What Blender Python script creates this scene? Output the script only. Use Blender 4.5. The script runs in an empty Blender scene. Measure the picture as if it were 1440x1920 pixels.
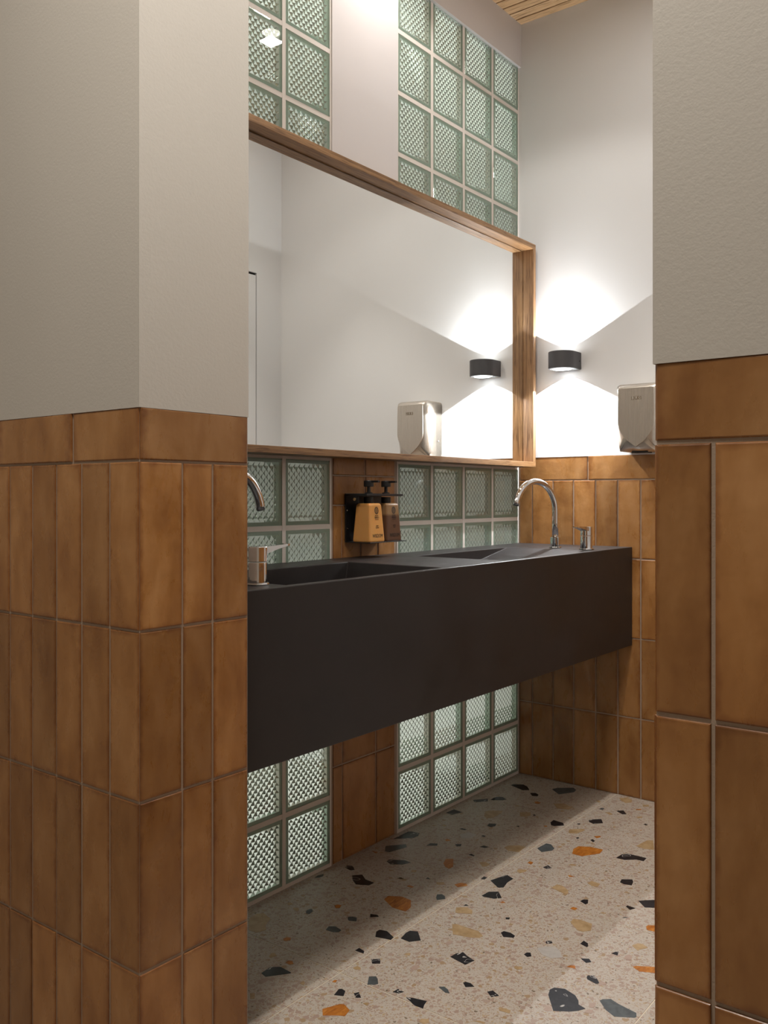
import bpy, bmesh, math, random
from mathutils import Vector, Matrix

# ------------------------------------------------------------------ camera, world, lights, exposure
S = bpy.context.scene
COL = S.collection
PI = math.pi
cam_d = bpy.data.cameras.new('camera'); cam = bpy.data.objects.new('camera', cam_d); COL.objects.link(cam)
cam_d.sensor_fit = 'HORIZONTAL'; cam_d.sensor_width = 36.0
cam_d.lens = 36.0 * 1681.0 / 1440.0
cam_d.shift_y = -30.0 / 1440.0
cam_d.clip_start = 0.02
cam.location = (0, 0, 1.12)
cam.rotation_euler = (PI / 2, 0, -math.atan2(0.79059, 0.61234))
S.camera = cam
S.view_settings.view_transform = 'Standard'
S.view_settings.look = 'None'
S.view_settings.exposure = 0.0
S.view_settings.gamma = 1.0
S.view_settings.use_curve_mapping = False

W = bpy.data.worlds.new('world'); S.world = W; W.use_nodes = True
W.node_tree.nodes['Background'].inputs[0].default_value = (1.0, 0.95, 0.88, 1)
W.node_tree.nodes['Background'].inputs[1].default_value = 0.05

def aim(o, d):
    o.rotation_euler = Vector(d).to_track_quat('-Z', 'Y').to_euler()

def spot(name, loc, d, watts, half_deg, blend, size, colour):
    l = bpy.data.lights.new(name, 'SPOT'); l.energy = watts; l.spot_size = math.radians(2 * half_deg)
    l.spot_blend = blend; l.shadow_soft_size = size; l.color = colour
    o = bpy.data.objects.new(name, l); COL.objects.link(o); o.location = loc; aim(o, d)
    return o

def area(name, loc, d, watts, sx, sy, colour):
    l = bpy.data.lights.new(name, 'AREA'); l.energy = watts; l.shape = 'RECTANGLE'; l.size = sx; l.size_y = sy; l.color = colour
    o = bpy.data.objects.new(name, l); COL.objects.link(o); o.location = loc; aim(o, d)
    return o

WARM = (1.0, 0.86, 0.70)
SOFT = (1.0, 0.955, 0.905)
COOL = (0.93, 0.97, 1.0)
# the corridor on the camera's side, lit by its ceiling panel
area('corridor_panel_light', (0.35, 0.75, 2.96), (0, 0, -1), 29.0, 0.4, 0.4, (1.0, 0.93, 0.83))
# two rows of ceiling downlights over the washroom (fixtures are built further down)
DOWN = [((2.62, 0.958, 2.985), 55.0, 31, 0.6), ((2.22, 1.53, 2.985), 15.0, 66, 0.25), ((1.45, 0.958, 2.985), 27.0, 50, 0.4)]
for p, w, a, bl in DOWN:
    spot('downlight_lamp', p, (0, 0, -1), w, a, bl, 0.03, SOFT)
for p in ((2.62, 0.958, 2.98), (1.45, 0.958, 2.98)):            # fill lamps added at two downlights to lift the room's ambient light
    area('ambient_fill', p, (0, 0, -1), 3.3, 0.07, 0.07, SOFT)
# unseen strip lamps added to backlight the glass blocks, one high and one low
area('block_backlight', (2.2, 2.45, 2.70), (0, -1, -0.15), 11.0, 1.9, 0.10, (1.0, 0.99, 0.97))
area('block_backlight', (2.2, 2.45, 0.26), (0, -1, 0.0), 8.5, 1.9, 0.10, (1.0, 0.97, 0.94))

# ------------------------------------------------------------------ layout (metres; mirror wall along x, end wall along y)
YM = 1.786      # face of the mirror wall
XE = 3.196      # face of the end wall
XP = 0.960      # corridor face of pier and right wall
YP = 1.2756     # reveal face of the pier
XI = 1.217      # inner face of the pier
YO = 0.370      # face of the opposite wall / right jamb
ZC = 3.02       # ceiling
ZT = 1.273      # top of the tiled wainscot
RNG = random.Random(7)

# ------------------------------------------------------------------ materials
def mat(name):
    m = bpy.data.materials.new(name); m.use_nodes = True
    nt = m.node_tree
    return m, nt, nt.nodes['Principled BSDF']

def N(nt, t, **kw):
    n = nt.nodes.new(t)
    for k, v in kw.items(): setattr(n, k, v)
    return n

def setin(n, **kw):
    for k, v in kw.items(): n.inputs[k.replace('_', ' ')].default_value = v

def ramp(nt, stops, interp='LINEAR'):
    r = N(nt, 'ShaderNodeValToRGB'); r.color_ramp.interpolation = interp
    e = r.color_ramp.elements
    while len(e) < len(stops): e.new(0.5)
    for i, (p, c) in enumerate(stops):
        e[i].position = p; e[i].color = (*c, 1) if len(c) == 3 else c
    return r

def plain(name, col, rough=0.5, metal=0.0, spec=0.5, emit=None, estr=0.0):
    m, nt, b = mat(name)
    b.inputs['Base Color'].default_value = (*col, 1); b.inputs['Roughness'].default_value = rough
    b.inputs['Metallic'].default_value = metal; b.inputs['Specular IOR Level'].default_value = spec
    if emit:
        b.inputs['Emission Color'].default_value = (*emit, 1); b.inputs['Emission Strength'].default_value = estr
    return m

def bump(nt, b, height, strength, dist):
    bp = N(nt, 'ShaderNodeBump'); bp.inputs['Strength'].default_value = strength; bp.inputs['Distance'].default_value = dist
    nt.links.new(height, bp.inputs['Height']); nt.links.new(bp.outputs['Normal'], b.inputs['Normal'])

def paint(name, col, rough, grain=0.25, scale=260.0, dist=0.0006):
    m, nt, b = mat(name)
    tc = N(nt, 'ShaderNodeTexCoord'); n1 = N(nt, 'ShaderNodeTexNoise'); setin(n1, Scale=scale, Detail=3.0, Roughness=0.6)
    n2 = N(nt, 'ShaderNodeTexNoise'); setin(n2, Scale=1.6, Detail=3.0)
    r = ramp(nt, [(0.3, [c * 0.97 for c in col]), (0.7, [min(1, c * 1.03) for c in col])])
    nt.links.new(tc.outputs['Object'], n1.inputs['Vector']); nt.links.new(tc.outputs['Object'], n2.inputs['Vector'])
    nt.links.new(n2.outputs['Fac'], r.inputs['Fac']); nt.links.new(r.outputs['Color'], b.inputs['Base Color'])
    b.inputs['Roughness'].default_value = rough
    bump(nt, b, n1.outputs['Fac'], grain, dist)
    return m

M = {}
M['paint'] = paint('corridor_paint', (0.56, 0.53, 0.485), 0.6, 0.4, 190.0, 0.0008)
M['white'] = paint('washroom_paint', (0.71, 0.705, 0.70), 0.55, 0.2)
M['satin'] = paint('satin_paint', (0.66, 0.625, 0.62), 0.26, 0.35, 320.0, 0.0004)
M['ceil'] = paint('ceiling_paint', (0.75, 0.73, 0.70), 0.8)
M['grout'] = paint('tile_grout', (0.38, 0.29, 0.22), 0.85, 0.8, 500.0)
M['mortar'] = paint('block_mortar', (0.70, 0.64, 0.585), 0.8, 0.5, 300.0)

def tile_mat():
    m, nt, b = mat('glazed_brown_tile'); L = nt.links
    tc = N(nt, 'ShaderNodeTexCoord'); oi = N(nt, 'ShaderNodeObjectInfo')
    wv = N(nt, 'ShaderNodeMath', operation='MULTIPLY'); wv.inputs[1].default_value = 60.0; L.new(oi.outputs['Random'], wv.inputs[0])
    mp = N(nt, 'ShaderNodeMapping'); mp.inputs['Scale'].default_value = (1.0, 1.0, 0.38); L.new(tc.outputs['Object'], mp.inputs['Vector'])
    n1 = N(nt, 'ShaderNodeTexNoise', noise_dimensions='4D'); setin(n1, Scale=15.0, Detail=5.0, Roughness=0.55, Distortion=0.3)
    L.new(mp.outputs['Vector'], n1.inputs['Vector']); L.new(wv.outputs[0], n1.inputs['W'])
    r = ramp(nt, [(0.30, (0.235, 0.096, 0.025)), (0.5, (0.335, 0.155, 0.048)), (0.72, (0.43, 0.222, 0.086))])
    L.new(n1.outputs['Fac'], r.inputs['Fac'])
    # per-tile tone
    hs = N(nt, 'ShaderNodeHueSaturation'); L.new(r.outputs['Color'], hs.inputs['Color'])
    mr = N(nt, 'ShaderNodeMapRange'); mr.inputs['To Min'].default_value = 0.80; mr.inputs['To Max'].default_value = 1.20
    L.new(oi.outputs['Random'], mr.inputs['Value']); L.new(mr.outputs['Result'], hs.inputs['Value'])
    # glaze pools reddish-dark along the rim of each tile
    sp = N(nt, 'ShaderNodeSeparateXYZ'); L.new(tc.outputs['Generated'], sp.inputs[0])
    def rim(out, width):
        a = N(nt, 'ShaderNodeMath', operation='SUBTRACT'); a.inputs[0].default_value = 1.0; L.new(out, a.inputs[1])
        c = N(nt, 'ShaderNodeMath', operation='MINIMUM'); L.new(out, c.inputs[0]); L.new(a.outputs[0], c.inputs[1])
        d = N(nt, 'ShaderNodeMath', operation='DIVIDE'); d.inputs[1].default_value = width; L.new(c.outputs[0], d.inputs[0])
        return d.outputs[0]
    mn = N(nt, 'ShaderNodeMath', operation='MINIMUM'); L.new(rim(sp.outputs['X'], 0.16), mn.inputs[0]); L.new(rim(sp.outputs['Z'], 0.06), mn.inputs[1])
    n3 = N(nt, 'ShaderNodeTexNoise', noise_dimensions='4D'); setin(n3, Scale=45.0, Detail=2.0); L.new(tc.outputs['Object'], n3.inputs['Vector']); L.new(wv.outputs[0], n3.inputs['W'])
    ad = N(nt, 'ShaderNodeMath', operation='MULTIPLY_ADD'); ad.inputs[1].default_value = 1.0; L.new(n3.outputs['Fac'], ad.inputs[0]); L.new(mn.outputs[0], ad.inputs[2])
    er = ramp(nt, [(0.45, (0.56, 0.42, 0.32)), (1.0, (1, 1, 1))]); L.new(ad.outputs[0], er.inputs['Fac'])
    mx = N(nt, 'ShaderNodeMix', data_type='RGBA', blend_type='MULTIPLY'); mx.inputs['Factor'].default_value = 0.8
    L.new(hs.outputs['Color'], mx.inputs['A']); L.new(er.outputs['Color'], mx.inputs['B'])
    L.new(mx.outputs['Result'], b.inputs['Base Color'])
    # gloss: smooth glaze with streaky duller patches
    n2 = N(nt, 'ShaderNodeTexNoise', noise_dimensions='4D'); setin(n2, Scale=26.0, Detail=5.0, Roughness=0.65, Distortion=1.0)
    L.new(mp.outputs['Vector'], n2.inputs['Vector']); L.new(wv.outputs[0], n2.inputs['W'])
    rr = ramp(nt, [(0.4, (0.42,) * 3), (0.62, (0.24,) * 3)]); L.new(n2.outputs['Fac'], rr.inputs['Fac'])
    L.new(rr.outputs['Color'], b.inputs['Roughness'])
    n4 = N(nt, 'ShaderNodeTexNoise', noise_dimensions='4D'); setin(n4, Scale=17.0, Detail=3.0); L.new(tc.outputs['Object'], n4.inputs['Vector']); L.new(wv.outputs[0], n4.inputs['W'])
    bump(nt, b, n4.outputs['Fac'], 0.5, 0.004)
    return m
M['tile'] = tile_mat()

def terrazzo():
    m, nt, b = mat('terrazzo'); L = nt.links
    tc = N(nt, 'ShaderNodeTexCoord'); geo = N(nt, 'ShaderNodeNewGeometry')
    nz = N(nt, 'ShaderNodeTexNoise'); setin(nz, Scale=120.0, Detail=1.0); L.new(geo.outputs['Position'], nz.inputs['Vector'])
    ds = N(nt, 'ShaderNodeVectorMath', operation='SCALE'); ds.inputs['Scale'].default_value = 0.010; L.new(nz.outputs['Color'], ds.inputs[0])
    av = N(nt, 'ShaderNodeVectorMath', operation='ADD'); L.new(geo.outputs['Position'], av.inputs[0]); L.new(ds.outputs[0], av.inputs[1])
    col = None
    base = (0.52, 0.465, 0.40)
    prev = None
    def layer(scale, keep, size, palette, prev):
        v = N(nt, 'ShaderNodeTexVoronoi', voronoi_dimensions='2D', feature='F1'); setin(v, Scale=scale, Randomness=1.0); L.new(av.outputs[0], v.inputs['Vector'])
        se = N(nt, 'ShaderNodeSeparateColor'); L.new(v.outputs['Color'], se.inputs[0])
        k = N(nt, 'ShaderNodeMath', operation='LESS_THAN'); k.inputs[1].default_value = keep; L.new(se.outputs[0], k.inputs[0])
        # size differs from chip to chip
        sz = N(nt, 'ShaderNodeMath', operation='MULTIPLY_ADD'); sz.inputs[1].default_value = size * 0.7; sz.inputs[2].default_value = size * 0.45; L.new(se.outputs[1], sz.inputs[0])
        d = N(nt, 'ShaderNodeMath', operation='LESS_THAN'); L.new(v.outputs['Distance'], d.inputs[0]); L.new(sz.outputs[0], d.inputs[1])
        f = N(nt, 'ShaderNodeMath', operation='MULTIPLY'); L.new(k.outputs[0], f.inputs[0]); L.new(d.outputs[0], f.inputs[1])
        pr = ramp(nt, palette, 'CONSTANT'); L.new(se.outputs[2], pr.inputs['Fac'])
        mx = N(nt, 'ShaderNodeMix', data_type='RGBA'); L.new(f.outputs[0], mx.inputs['Factor'])
        if prev is None: mx.inputs['A'].default_value = (*base, 1)
        else: L.new(prev, mx.inputs['A'])
        L.new(pr.outputs['Color'], mx.inputs['B'])
        return mx.outputs['Result']
    pal = [(0.0, (0.43, 0.33, 0.26)), (0.35, (0.40, 0.28, 0.21)), (0.6, (0.46, 0.34, 0.21)), (0.8, (0.55, 0.48, 0.42)), (0.95, (0.22, 0.17, 0.12))]
    c = layer(330.0, 0.6, 0.40, pal, None)
    c = layer(150.0, 0.5, 0.44, pal, c)
    c = layer(66.0, 0.34, 0.44, [(0.0, (0.43, 0.325, 0.265)), (0.5, (0.40, 0.29, 0.235)), (0.75, (0.40, 0.28, 0.17)), (0.88, (0.54, 0.48, 0.42))], c)
    L.new(c, b.inputs['Base Color']); b.inputs['Roughness'].default_value = 0.42
    b.inputs['Specular IOR Level'].default_value = 0.35
    return m
M['terrazzo'] = terrazzo()
M['joint'] = plain('floor_joint', (0.72, 0.64, 0.51), 0.8)

def stone(name, stops, scale, vein=None, rough=0.38, stretch=None):
    m, nt, b = mat(name); L = nt.links
    tc = N(nt, 'ShaderNodeTexCoord'); oi = N(nt, 'ShaderNodeObjectInfo'); mp = N(nt, 'ShaderNodeMapping')
    L.new(tc.outputs['Object'], mp.inputs['Vector'])
    rz = N(nt, 'ShaderNodeMath', operation='MULTIPLY'); rz.inputs[1].default_value = 6.28; L.new(oi.outputs['Random'], rz.inputs[0])
    cx = N(nt, 'ShaderNodeCombineXYZ'); L.new(rz.outputs[0], cx.inputs['Z']); L.new(cx.outputs[0], mp.inputs['Rotation'])
    if stretch: mp.inputs['Scale'].default_value = stretch
    n = N(nt, 'ShaderNodeTexNoise', noise_dimensions='4D'); setin(n, Scale=scale, Detail=5.0, Roughness=0.6, Distortion=0.8); L.new(mp.outputs['Vector'], n.inputs['Vector'])
    w = N(nt, 'ShaderNodeMath', operation='MULTIPLY'); w.inputs[1].default_value = 40.0; L.new(oi.outputs['Random'], w.inputs[0]); L.new(w.outputs[0], n.inputs['W'])
    r = ramp(nt, stops); L.new(n.outputs['Fac'], r.inputs['Fac']); out = r.outputs['Color']
    if vein:
        v = N(nt, 'ShaderNodeTexNoise', noise_dimensions='4D'); setin(v, Scale=14.0, Detail=2.0, Distortion=1.6); L.new(mp.outputs['Vector'], v.inputs['Vector']); L.new(w.outputs[0], v.inputs['W'])
        s = N(nt, 'ShaderNodeMath', operation='SUBTRACT'); s.inputs[1].default_value = 0.60; L.new(v.outputs['Fac'], s.inputs[0])
        a = N(nt, 'ShaderNodeMath', operation='ABSOLUTE'); L.new(s.outputs[0], a.inputs[0])
        vr = ramp(nt, [(0.0, (1, 1, 1)), (0.005, (0.6,) * 3), (0.012, (0, 0, 0))]); L.new(a.outputs[0], vr.inputs['Fac'])
        mx = N(nt, 'ShaderNodeMix', data_type='RGBA'); L.new(vr.outputs['Color'], mx.inputs['Factor']); L.new(out, mx.inputs['A']); mx.inputs['B'].default_value = (*vein, 1); out = mx.outputs['Result']
    L.new(out, b.inputs['Base Color']); b.inputs['Roughness'].default_value = rough; b.inputs['Specular IOR Level'].default_value = 0.35
    return m
M['k'] = stone('black_marble_chip', [(0.3, (0.010, 0.009, 0.011)), (0.7, (0.030, 0.028, 0.032))], 60, (0.6, 0.58, 0.55))
M['g'] = stone('slate_chip', [(0.3, (0.055, 0.065, 0.07)), (0.7, (0.105, 0.12, 0.125))], 50)
M['o'] = stone('orange_chip', [(0.3, (0.30, 0.085, 0.012)), (0.55, (0.52, 0.19, 0.03)), (0.75, (0.72, 0.36, 0.09))], 26, None, 0.38, (1.0, 3.5, 1.0))
M['t'] = stone('tan_chip', [(0.3, (0.36, 0.235, 0.11)), (0.7, (0.53, 0.38, 0.22))], 40)
M['p'] = stone('pink_chip', [(0.3, (0.43, 0.315, 0.255)), (0.7, (0.48, 0.36, 0.30))], 40)
M['w'] = stone('pale_grey_chip', [(0.3, (0.47, 0.44, 0.41)), (0.7, (0.54, 0.51, 0.48))], 40)

def wood(name, stops, axis, scale=1.0, rough=0.42):
    m, nt, b = mat(name); L = nt.links
    tc = N(nt, 'ShaderNodeTexCoord'); oi = N(nt, 'ShaderNodeObjectInfo'); mp = N(nt, 'ShaderNodeMapping')
    sc = [110.0 * scale] * 3; sc[axis] = 3.0 * scale
    mp.inputs['Scale'].default_value = sc; L.new(tc.outputs['Object'], mp.inputs['Vector'])
    w = N(nt, 'ShaderNodeMath', operation='MULTIPLY'); w.inputs[1].default_value = 30.0; L.new(oi.outputs['Random'], w.inputs[0])
    n = N(nt, 'ShaderNodeTexNoise', noise_dimensions='4D'); setin(n, Scale=1.0, Detail=5.0, Roughness=0.65, Distortion=0.5); L.new(mp.outputs['Vector'], n.inputs['Vector']); L.new(w.outputs[0], n.inputs['W'])
    mp2 = N(nt, 'ShaderNodeMapping'); s2 = [300.0 * scale] * 3; s2[axis] = 14.0 * scale; mp2.inputs['Scale'].default_value = s2; L.new(tc.outputs['Object'], mp2.inputs['Vector'])
    n2 = N(nt, 'ShaderNodeTexNoise'); setin(n2, Scale=1.0, Detail=2.0); L.new(mp2.outputs['Vector'], n2.inputs['Vector'])
    r = ramp(nt, stops); L.new(n.outputs['Fac'], r.inputs['Fac'])
    pr = ramp(nt, [(0.36, (0.45, 0.38, 0.32)), (0.46, (1, 1, 1))]); L.new(n2.outputs['Fac'], pr.inputs['Fac'])
    mx = N(nt, 'ShaderNodeMix', data_type='RGBA', blend_type='MULTIPLY'); mx.inputs['Factor'].default_value = 0.8
    L.new(r.outputs['Color'], mx.inputs['A']); L.new(pr.outputs['Color'], mx.inputs['B'])
    L.new(mx.outputs['Result'], b.inputs['Base Color']); b.inputs['Roughness'].default_value = rough
    bump(nt, b, n2.outputs['Fac'], 0.25, 0.0006)
    return m
OAK = [(0.3, (0.14, 0.068, 0.026)), (0.5, (0.27, 0.145, 0.062)), (0.7, (0.39, 0.225, 0.105))]
M['oak_x'] = wood('stained_oak_along', OAK, 0)
M['oak_z'] = wood('stained_oak_upright', OAK, 2)
M['slat'] = wood('pine_slat', [(0.3, (0.58, 0.35, 0.17)), (0.5, (0.72, 0.47, 0.25)), (0.7, (0.82, 0.58, 0.34))], 1, 0.8, 0.5)
M['dark'] = plain('dark_void', (0.012, 0.009, 0.007), 0.9)
M['mirror'] = plain('mirror_silver', (0.90, 0.91, 0.90), 0.0, 1.0)
M['chrome'] = plain('chrome', (0.86, 0.86, 0.87), 0.05, 1.0)
M['black'] = plain('black_powder_coat', (0.010, 0.010, 0.011), 0.35)
M['lampgrey'] = plain('anthracite_metal', (0.060, 0.058, 0.062), 0.45)
M['lens'] = plain('lamp_lens', (0.9, 0.95, 1.0), 0.2, 0.0, 0.5, (0.95, 0.98, 1.0), 9.0)
M['downlens'] = plain('downlight_lens', (1, 1, 1), 0.3, 0.0, 0.5, (1.0, 0.93, 0.84), 12.0)
M['panel'] = plain('ceiling_panel_diffuser', (1, 1, 1), 0.5, 0.0, 0.5, (1.0, 0.93, 0.84), 4.0)
M['print'] = plain('black_print', (0.012, 0.009, 0.007), 0.5)
M['badge'] = plain('bronze_badge', (0.20, 0.145, 0.09), 0.4, 0.3)
M['silvertext'] = plain('silver_print', (0.75, 0.72, 0.66), 0.35, 0.3)
M['white_plastic'] = plain('white_plastic', (0.7, 0.7, 0.68), 0.4)

def steel():
    m, nt, b = mat('brushed_steel'); L = nt.links
    tc = N(nt, 'ShaderNodeTexCoord'); mp = N(nt, 'ShaderNodeMapping'); mp.inputs['Scale'].default_value = (2500, 2500, 6); L.new(tc.outputs['Object'], mp.inputs['Vector'])
    n = N(nt, 'ShaderNodeTexNoise'); setin(n, Scale=1.0, Detail=2.0); L.new(mp.outputs['Vector'], n.inputs['Vector'])
    r = ramp(nt, [(0.3, (0.25,) * 3), (0.7, (0.37,) * 3)]); L.new(n.outputs['Fac'], r.inputs['Fac']); L.new(r.outputs['Color'], b.inputs['Roughness'])
    b.inputs['Base Color'].default_value = (0.69, 0.63, 0.56, 1); b.inputs['Metallic'].default_value = 1.0
    bump(nt, b, n.outputs['Fac'], 0.03, 0.0002)
    return m
M['steel'] = steel()

def sinkmat():
    m, nt, b = mat('charcoal_solid_surface'); L = nt.links
    tc = N(nt, 'ShaderNodeTexCoord'); n = N(nt, 'ShaderNodeTexNoise'); setin(n, Scale=5.0, Detail=6.0, Roughness=0.65); L.new(tc.outputs['Object'], n.inputs['Vector'])
    r = ramp(nt, [(0.35, (0.019, 0.0160, 0.0155)), (0.7, (0.029, 0.025, 0.025))]); L.new(n.outputs['Fac'], r.inputs['Fac']); L.new(r.outputs['Color'], b.inputs['Base Color'])
    q = ramp(nt, [(0.35, (0.36,) * 3), (0.7, (0.52,) * 3)]); L.new(n.outputs['Fac'], q.inputs['Fac']); L.new(q.outputs['Color'], b.inputs['Roughness'])
    b.inputs['Specular IOR Level'].default_value = 0.38
    return m
M['sink'] = sinkmat()

def block_glass():
    m, nt, b = mat('pressed_green_glass'); L = nt.links
    out = nt.nodes['Material Output']
    g = N(nt, 'ShaderNodeBsdfGlass'); g.inputs['Color'].default_value = (0.93, 0.975, 0.945, 1); g.inputs['Roughness'].default_value = 0.0; g.inputs['IOR'].default_value = 1.5
    d = N(nt, 'ShaderNodeBsdfDiffuse'); d.inputs['Color'].default_value = (0.55, 0.62, 0.56, 1)
    mx = N(nt, 'ShaderNodeMixShader'); mx.inputs[0].default_value = 0.09
    L.new(g.outputs[0], mx.inputs[1]); L.new(d.outputs[0], mx.inputs[2]); L.new(mx.outputs[0], out.inputs['Surface'])
    return m
M['glass'] = block_glass()

def green_edge():
    m, nt, b = mat('frosted_green_glass_edge')
    b.inputs['Base Color'].default_value = (0.46, 0.565, 0.475, 1); b.inputs['Roughness'].default_value = 0.25
    return m
M['edge'] = green_edge()

def back_pane():
    m, nt, b = mat('frosted_back_pane'); L = nt.links
    out = nt.nodes['Material Output']
    t = N(nt, 'ShaderNodeBsdfTranslucent'); t.inputs['Color'].default_value = (0.88, 0.90, 0.88, 1)
    d = N(nt, 'ShaderNodeBsdfDiffuse'); d.inputs['Color'].default_value = (0.5, 0.55, 0.5, 1)
    mx = N(nt, 'ShaderNodeMixShader'); mx.inputs[0].default_value = 0.3
    L.new(t.outputs[0], mx.inputs[1]); L.new(d.outputs[0], mx.inputs[2]); L.new(mx.outputs[0], out.inputs['Surface'])
    return m
M['pane'] = back_pane()

def liquid(name, lower, upper, level):
    m, nt, b = mat(name); L = nt.links
    tc = N(nt, 'ShaderNodeTexCoord'); sp = N(nt, 'ShaderNodeSeparateXYZ'); L.new(tc.outputs['Object'], sp.inputs[0])
    mr = N(nt, 'ShaderNodeMapRange'); mr.inputs['From Min'].default_value = level - 0.004; mr.inputs['From Max'].default_value = level + 0.004; L.new(sp.outputs['Z'], mr.inputs['Value'])
    mx = N(nt, 'ShaderNodeMix', data_type='RGBA'); L.new(mr.outputs['Result'], mx.inputs['Factor']); mx.inputs['A'].default_value = (*lower, 1); mx.inputs['B'].default_value = (*upper, 1)
    L.new(mx.outputs['Result'], b.inputs['Base Color']); b.inputs['Roughness'].default_value = 0.28
    b.inputs['Subsurface Weight'].default_value = 0.45; b.inputs['Subsurface Radius'].default_value = (0.02, 0.01, 0.004); b.inputs['Subsurface Scale'].default_value = 0.4
    return m
M['lotion'] = liquid('amber_lotion_bottle', (0.62, 0.31, 0.095), (0.64, 0.33, 0.11), 0.2)
M['soap'] = liquid('brown_soap_bottle', (0.105, 0.052, 0.030), (0.26, 0.155, 0.075), 0.082)

# ------------------------------------------------------------------ mesh helpers
def obj(name, bm, material, parent=None, smooth=False, loc=None):
    me = bpy.data.meshes.new(name); bm.normal_update(); bm.to_mesh(me); bm.free()
    for m in (material if isinstance(material, (list, tuple)) else [material]): me.materials.append(m)
    if smooth:
        for p in me.polygons: p.use_smooth = True
    o = bpy.data.objects.new(name, me); COL.objects.link(o)
    if parent: o.parent = parent
    if loc is not None: o.location = loc
    return o

def tag(o, label, cat=None, group=None, kind=None):
    o['label'] = label
    if cat: o['category'] = cat
    if group: o['group'] = group
    if kind: o['kind'] = kind
    return o

def thing(name, label, cat, loc=(0, 0, 0), group=None):
    o = bpy.data.objects.new(name, None); COL.objects.link(o); o.location = loc; o.empty_display_size = 0.05
    return tag(o, label, cat, group)

def box(bm, x0, x1, y0, y1, z0, z1, mi=0, bev=0.0):
    v = [bm.verts.new(p) for p in ((x0, y0, z0), (x1, y0, z0), (x1, y1, z0), (x0, y1, z0), (x0, y0, z1), (x1, y0, z1), (x1, y1, z1), (x0, y1, z1))]
    fs = [bm.faces.new([v[i] for i in f]) for f in ((0, 3, 2, 1), (4, 5, 6, 7), (0, 1, 5, 4), (1, 2, 6, 5), (2, 3, 7, 6), (3, 0, 4, 7))]
    for f in fs: f.material_index = mi
    if bev:
        r = bmesh.ops.bevel(bm, geom=list({e for f in fs for e in f.edges}), offset=bev, segments=2, affect='EDGES', profile=0.5)
        for f in r['faces']: f.material_index = mi
    return v

def bxo(name, b, material, parent=None, bev=0.0):
    bm = bmesh.new(); box(bm, *b, 0, bev)
    return obj(name, bm, material, parent)

def tube(bm, pts, rad, seg=20, caps=True):
    pts = [Vector(p) for p in pts]; rings = []
    t0 = (pts[1] - pts[0]).normalized()
    n = t0.orthogonal().normalized()
    for i, p in enumerate(pts):
        a = pts[max(i - 1, 0)]; b = pts[min(i + 1, len(pts) - 1)]; t = (b - a).normalized()
        n = (n - t * n.dot(t)).normalized(); bi = t.cross(n)
        r = rad[i] if isinstance(rad, (list, tuple)) else rad
        rings.append([bm.verts.new(p + (n * math.cos(k * 2 * PI / seg) + bi * math.sin(k * 2 * PI / seg)) * r) for k in range(seg)])
    for a, b in zip(rings, rings[1:]):
        for k in range(seg): bm.faces.new((a[k], a[(k + 1) % seg], b[(k + 1) % seg], b[k])).smooth = True
    if caps:
        bm.faces.new(rings[0][::-1]); bm.faces.new(rings[-1])

def lathe(bm, prof, seg=28, centre=(0, 0, 0)):
    cx, cy, cz = centre; rings = []
    for r, z in prof:
        if r < 1e-6: rings.append([bm.verts.new((cx, cy, cz + z))])
        else: rings.append([bm.verts.new((cx + r * math.cos(k * 2 * PI / seg), cy + r * math.sin(k * 2 * PI / seg), cz + z)) for k in range(seg)])
    for a, b in zip(rings, rings[1:]):
        for k in range(seg):
            q = (k + 1) % seg
            if len(a) == 1 and len(b) == 1: continue
            if len(a) == 1: bm.faces.new((a[0], b[q], b[k]))
            elif len(b) == 1: bm.faces.new((a[k], a[q], b[0]))
            else: bm.faces.new((a[k], a[q], b[q], b[k]))

def prism(bm, outline, axis_from, axis_to, to3):
    """outline: 2-D points; to3(u, v, w) -> 3-D point"""
    a = [bm.verts.new(to3(u, v, axis_from)) for u, v in outline]; b = [bm.verts.new(to3(u, v, axis_to)) for u, v in outline]
    n = len(a)
    bm.faces.new(a[::-1]); bm.faces.new(b)
    for k in range(n): bm.faces.new((a[k], a[(k + 1) % n], b[(k + 1) % n], b[k]))
    bmesh.ops.recalc_face_normals(bm, faces=bm.faces[:])

def text(name, s, size, mtx, material, parent, sx=1.0, extrude=0.0002):
    c = bpy.data.curves.new(name, 'FONT'); c.body = s; c.size = size; c.align_x = 'CENTER'; c.align_y = 'CENTER'; c.extrude = extrude; c.resolution_u = 3
    t = bpy.data.objects.new(name + '_tmp', c); COL.objects.link(t)
    bpy.context.view_layer.update()
    me = bpy.data.meshes.new_from_object(t.evaluated_get(bpy.context.evaluated_depsgraph_get()))
    bpy.data.objects.remove(t); bpy.data.curves.remove(c)
    me.name = name; me.materials.clear(); me.materials.append(material)
    me.transform(mtx @ Matrix.Diagonal((sx, 1, 1, 1)))
    o = bpy.data.objects.new(name, me); COL.objects.link(o); o.parent = parent
    return o

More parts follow.
